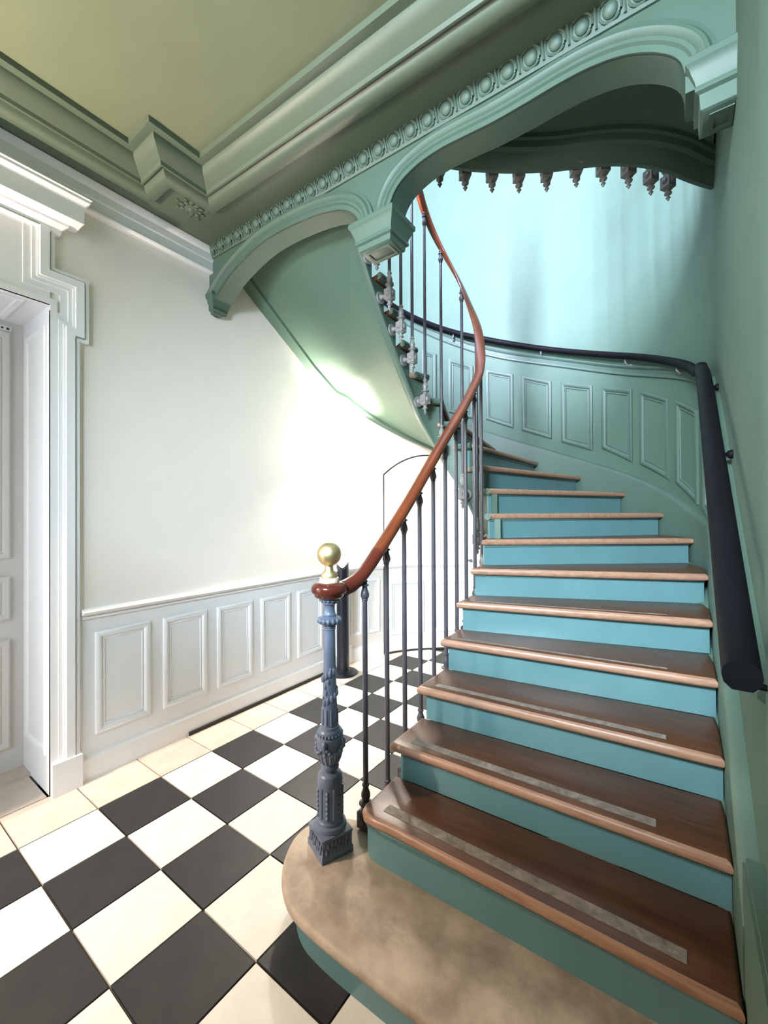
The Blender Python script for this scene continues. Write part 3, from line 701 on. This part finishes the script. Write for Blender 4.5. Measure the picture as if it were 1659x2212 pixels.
# ------------------------------------------------------------------ newel post
nw = thing('newel_post', 'blue-grey cast iron newel post with brass ball finial standing on the stone step', 'newel post', (.05,1.09,.525))
NC = (.05,1.09,0)
ang = radians(14.5)
def rot(x, y, a=ang): return (NC[0]+x*cos(a)-y*sin(a), NC[1]+x*sin(a)+y*cos(a))
pl = MB(); R = []
corner = [(-.157,.0)]
hb = .212
for h_, z_ in [(hb,.525),(hb,.60),(hb-.012,.615),(hb-.012,.76),(hb-.004,.775),(hb-.004,.80),(hb-.05,.815)]:
    R.append([(*rot(sx*h_,sy*h_,radians(-21)),z_) for sx, sy in ((-1,-1),(1,-1),(1,1),(-1,1))])
pl.rings(R)
for face in range(4):                     # acanthus leaves in relief on each plinth face
    fa_ = radians(-21)+face*pi/2
    for q in range(7):
        u_ = -.15+q*.05; 
        for hgt in (0, 1):
            x, y = u_+hgt*.02, -(hb-.006); xx, yy = NC[0]+x*cos(fa_)-y*sin(fa_), NC[1]+x*sin(fa_)+y*cos(fa_)
            pl.ball((xx,yy,.645+.065*hgt+.02*(q%2)), .024, 8, 5, (.8,.8,1.6))
pl.build('plinth', M['newel'], nw, smooth=40)
dm = MB(); dm.lathe([(.17,.80),(.20,.805),(.205,.83),(.195,.86),(.17,.875),(.165,.89),(.17,.905),(.158,.92),(.156,.94),(.153,1.36),(.158,1.375),(.158,1.40),(.15,1.42),(.15,1.45),(.13,1.475),(.10,1.49),(.085,1.50)], (*NC[:2],0), 32)
for q in range(12):
    a = 2*pi*q/12
    if q % 2 == 0:
        for z in [.98+.06*i for i in range(6)]: dm.ball((NC[0]+.153*cos(a),NC[1]+.153*sin(a),z), .026, 8, 5, (1,1,1.1))
    else: dm.tube([(NC[0]+.152*cos(a+o_),NC[1]+.152*sin(a+o_),z) for o_, z in ((0,.96),(0,1.33))], .018, 6)
dm.build('fluted_drum', M['newel'], nw, smooth=40)
ur = MB(); ur.lathe([(.085,1.49),(.08,1.505),(.085,1.52),(.108,1.53),(.113,1.555),(.108,1.58),(.095,1.59),(.108,1.61),(.135,1.66),(.155,1.73),(.165,1.82),(.165,1.90),(.17,1.915),(.165,1.935),(.15,1.945),(.15,1.99),(.145,2.01),(.12,2.03),(.115,2.06),(.095,2.07)], (*NC[:2],0), 32)
for q in range(22):
    a = 2*pi*q/22; ur.ball((NC[0]+.15*cos(a),NC[1]+.15*sin(a),1.968), .020, 7, 5)
for q in range(4):                        # swags of beads and hanging leaves
    a0 = radians(-70)+q*pi/2
    for i in range(9):
        f = i/8; a = a0+f*pi/2; z = 1.86-.10*sin(pi*f); ur.ball((NC[0]+.170*cos(a),NC[1]+.170*sin(a),z), .026, 8, 5)
    for i in range(4): ur.ball((NC[0]+(.168-.012*i)*cos(a0),NC[1]+(.168-.012*i)*sin(a0),1.88-.062*i), .042-.006*i, 8, 5, (1,1,1.3))
for q in range(16):
    a = 2*pi*q/16; ur.tube([(NC[0]+r_*cos(a),NC[1]+r_*sin(a),z) for r_, z in ((.106,1.61),(.135,1.67),(.153,1.74))], .013, 5)
ur.build('urn', M['newel'], nw, smooth=40)
sh = MB(); sh.lathe([(.102,2.06),(.098,2.10),(.094,2.3),(.084,2.55),(.076,2.9),(.070,3.25),(.068,3.27)], (*NC[:2],0), 28)
for q in range(10):
    a = 2*pi*q/10; sh.tube([(NC[0]+.098*cos(a),NC[1]+.098*sin(a),2.09),(NC[0]+.092*cos(a),NC[1]+.092*sin(a),2.28)], .014, 5)
for q in range(15):                       # climbing leaf spray in relief
    a = radians(-95)+q*.55; z = 2.36+q*.028; r_ = .088-.004*(z-2.36)/.3
    sh.ball((NC[0]+r_*cos(a),NC[1]+r_*sin(a),z), .026, 8, 5, (1,1,1.9))
for q in range(6):
    a = radians(-110)+.35*(q%2)+.18*q; z = 2.42+q*.07; sh.ball((NC[0]+.084*cos(a),NC[1]+.084*sin(a),z), .02, 8, 5, (1,1,1.9))
sh.build('shaft', M['newel'], nw, smooth=40)
cp = MB(); cp.lathe([(.068,3.26),(.078,3.275),(.07,3.285),(.082,3.30),(.074,3.31),(.098,3.33),(.10,3.345),(.13,3.36),(.142,3.385),(.135,3.41),(.105,3.43),(.085,3.44),(.09,3.455),(.075,3.47),(.066,3.52),(.068,3.57),(.085,3.595),(.10,3.60),(.10,3.615),(.11,3.63),(.13,3.655),(.132,3.675)], (*NC[:2],0), 32)
for q in range(14):
    a = 2*pi*q/14; cp.ball((NC[0]+.128*cos(a),NC[1]+.128*sin(a),3.385), .030, 8, 5, (1,1,1.25)); cp.ball((NC[0]+.112*cos(a),NC[1]+.112*sin(a),3.642), .022, 7, 5, (1,1,.9))
cp.build('capital', M['newel'], nw, smooth=40)
cc = MB(); cc.lathe([(.0,3.83),(.118,3.83),(.128,3.85),(.125,3.90),(.118,3.92),(.0,3.925)], (*NC[:2],0), 28); cc.build('collar', M['collar'], nw)
fn = MB(); fn.lathe([(.0,3.92),(.102,3.92),(.105,3.95),(.09,3.985),(.06,4.01),(.052,4.03),(.048,4.08),(.052,4.095)], (*NC[:2],0), 28)
fn.ball((NC[0],NC[1],4.215), .152, 36, 20); fn.build('brass_finial', M['brass'], nw, smooth=50)

# ------------------------------------------------------------------ wall handrail
wr = thing('wall_handrail', 'black wooden handrail bracketed along the green outer wall of the stairs', 'handrail', (4.02,1.0,3.0))
WZ = smoothtab([(-6.30,3.62),(-6.0,3.78),(-5,4.42),(-3,5.72),(-1.2,6.85),(th(83.3),7.42),(th(74.4),7.74),(th(62.8),8.16),(th(42.9),8.85),(th(6),10.02),(th(-15.5),10.64),(th(-31.7),11.03),(th(-52.9),11.56),(th(-80),12.3),(pi+1.6,13.9)])
RH = 4.40
H = MB(); sweep(H, [tuple(op(t,RH,interp(WZ,t))) for t in trange(-6.12, pi+1.5, .05, .25)], [(-.09,-.05),(-.10,.0),(-.09,.05),(-.05,.085),(0,.095),(.05,.085),(.09,.05),(.10,0),(.09,-.05),(.05,-.09),(-.05,-.09)])

H.build('rail', M['blackrail'], wr, smooth=50)
for t in (-5.9,-3.1,-.9,th(66),th(41.1),th(5.8),th(-31.9),th(-62)):
    z = interp(WZ,t); b2 = MB(); b2.tube([tuple(op(t,RH,z-.08)), tuple(op(t,RH+.015,z-.17)), tuple(op(t,RH+.07,z-.24)), tuple(op(t,RW,z-.25))], .022, 8)
    c = op(t,RW-.012,z-.25); n_ = (op(t,1)-op(t,0)); b2.ball((c.x,c.y,c.z), .055, 10, 6, (1,1,1)); b2.build('bracket', M['blackrail'] if t < th(50) and t < 0 else M['bracket'], wr)

# ------------------------------------------------------------------ small things
tb = thing('tube_stand', 'dark blue-black metal tube on a round foot beside the newel post', 'stand', (-4.55,6.58,0))
cx_, cy_ = -4.56, 6.62; t_ = MB(); n = 32; R = []
for r_, top in ((.185,0),(.185,1),(.165,1),(.165,0)):
    ring = []
    for i in range(n):
        a = 2*pi*i/n; q = sin(a+radians(49)); z = .03 if not top else 3.27-.17*(1-abs(q)**1.6)+.03*q
        ring.append((cx_+r_*cos(a), cy_+r_*sin(a), z))
    R.append(ring)
t_.rings(R, cap=False, loop=True); t_.build('tube', M['tube'], tb)
t_ = MB(); t_.lathe([(.0,.0),(.43,.0),(.44,.03),(.42,.055),(.22,.085),(.19,.12),(.0,.12)], (cx_,cy_,0), 36); t_.build('round_foot', M['tube'], tb)
MBs = MB().box(-4.955,-4.90,2.05,6.15,0,.075); gs = MBs.build('floor_strip', M['rubber'], None, origin=(-4.92,4.1,0)); gs['label'] = 'thin dark rubber strip lying on the floor along the white baseboard'; gs['category'] = 'strip'
sc = thing('wall_sconce', 'white plaster uplighter on the white wall under the green stair soffit', 'wall lamp', (-5.02,6.55,6.6))
b_ = MB(); R = []
for z_, r_ in ((6.38,.20),(6.42,.27),(6.60,.31),(6.78,.33),(6.80,.33)): R.append([(-5.02+.75*r_*sin(a), 6.55+1.3*r_*cos(a), z_) for a in [pi*i/16 for i in range(17)]])
R2 = []
for z_, r_ in ((6.80,.31),(6.60,.29),(6.42,.25),(6.38,.18)): R2.append([(-5.02+.75*r_*sin(a), 6.55+1.3*r_*cos(a), z_) for a in [pi*i/16 for i in range(17)]])
b_.rings(R+R2, closed=False, cap=False, loop=True); b_.build('shade', M['shade'], sc)
def spot(name, loc, d, power, ang_, blend, color, rad=.03):
    l = bpy.data.lights.new(name, 'SPOT'); l.energy = power; l.color = color; l.spot_size = radians(ang_); l.spot_blend = blend; l.shadow_soft_size = rad
    o = bpy.data.objects.new(name, l); COL.objects.link(o); o.location = Vector(loc)*S; o.rotation_euler = Vector(d).to_track_quat('-Z','Y').to_euler()
spot('sconce_lamp_up', (-4.86,6.55,6.72), (.16,.12,1), 330, 98, .7, (1,.90,.78))
spot('far_sconce_lamp_up', (-4.80,-5.2,6.8), (.12,0,1), 300, 150, .5, (1,.80,.64)); spot('far_sconce_lamp_down', (-4.80,-5.2,6.5), (.12,0,-1), 300, 150, .5, (1,.80,.64))
spot('sconce_lamp_down', (-4.86,6.55,6.46), (.12,0,-1), 560, 140, .6, (1,.92,.84))
l = bpy.data.lights.new('sconce_side_glow', 'POINT'); l.energy = 22; l.color = (1,.84,.68); l.shadow_soft_size = .08
o = bpy.data.objects.new('sconce_side_glow', l); COL.objects.link(o); o.location = Vector((-4.45,6.55,6.6))*S
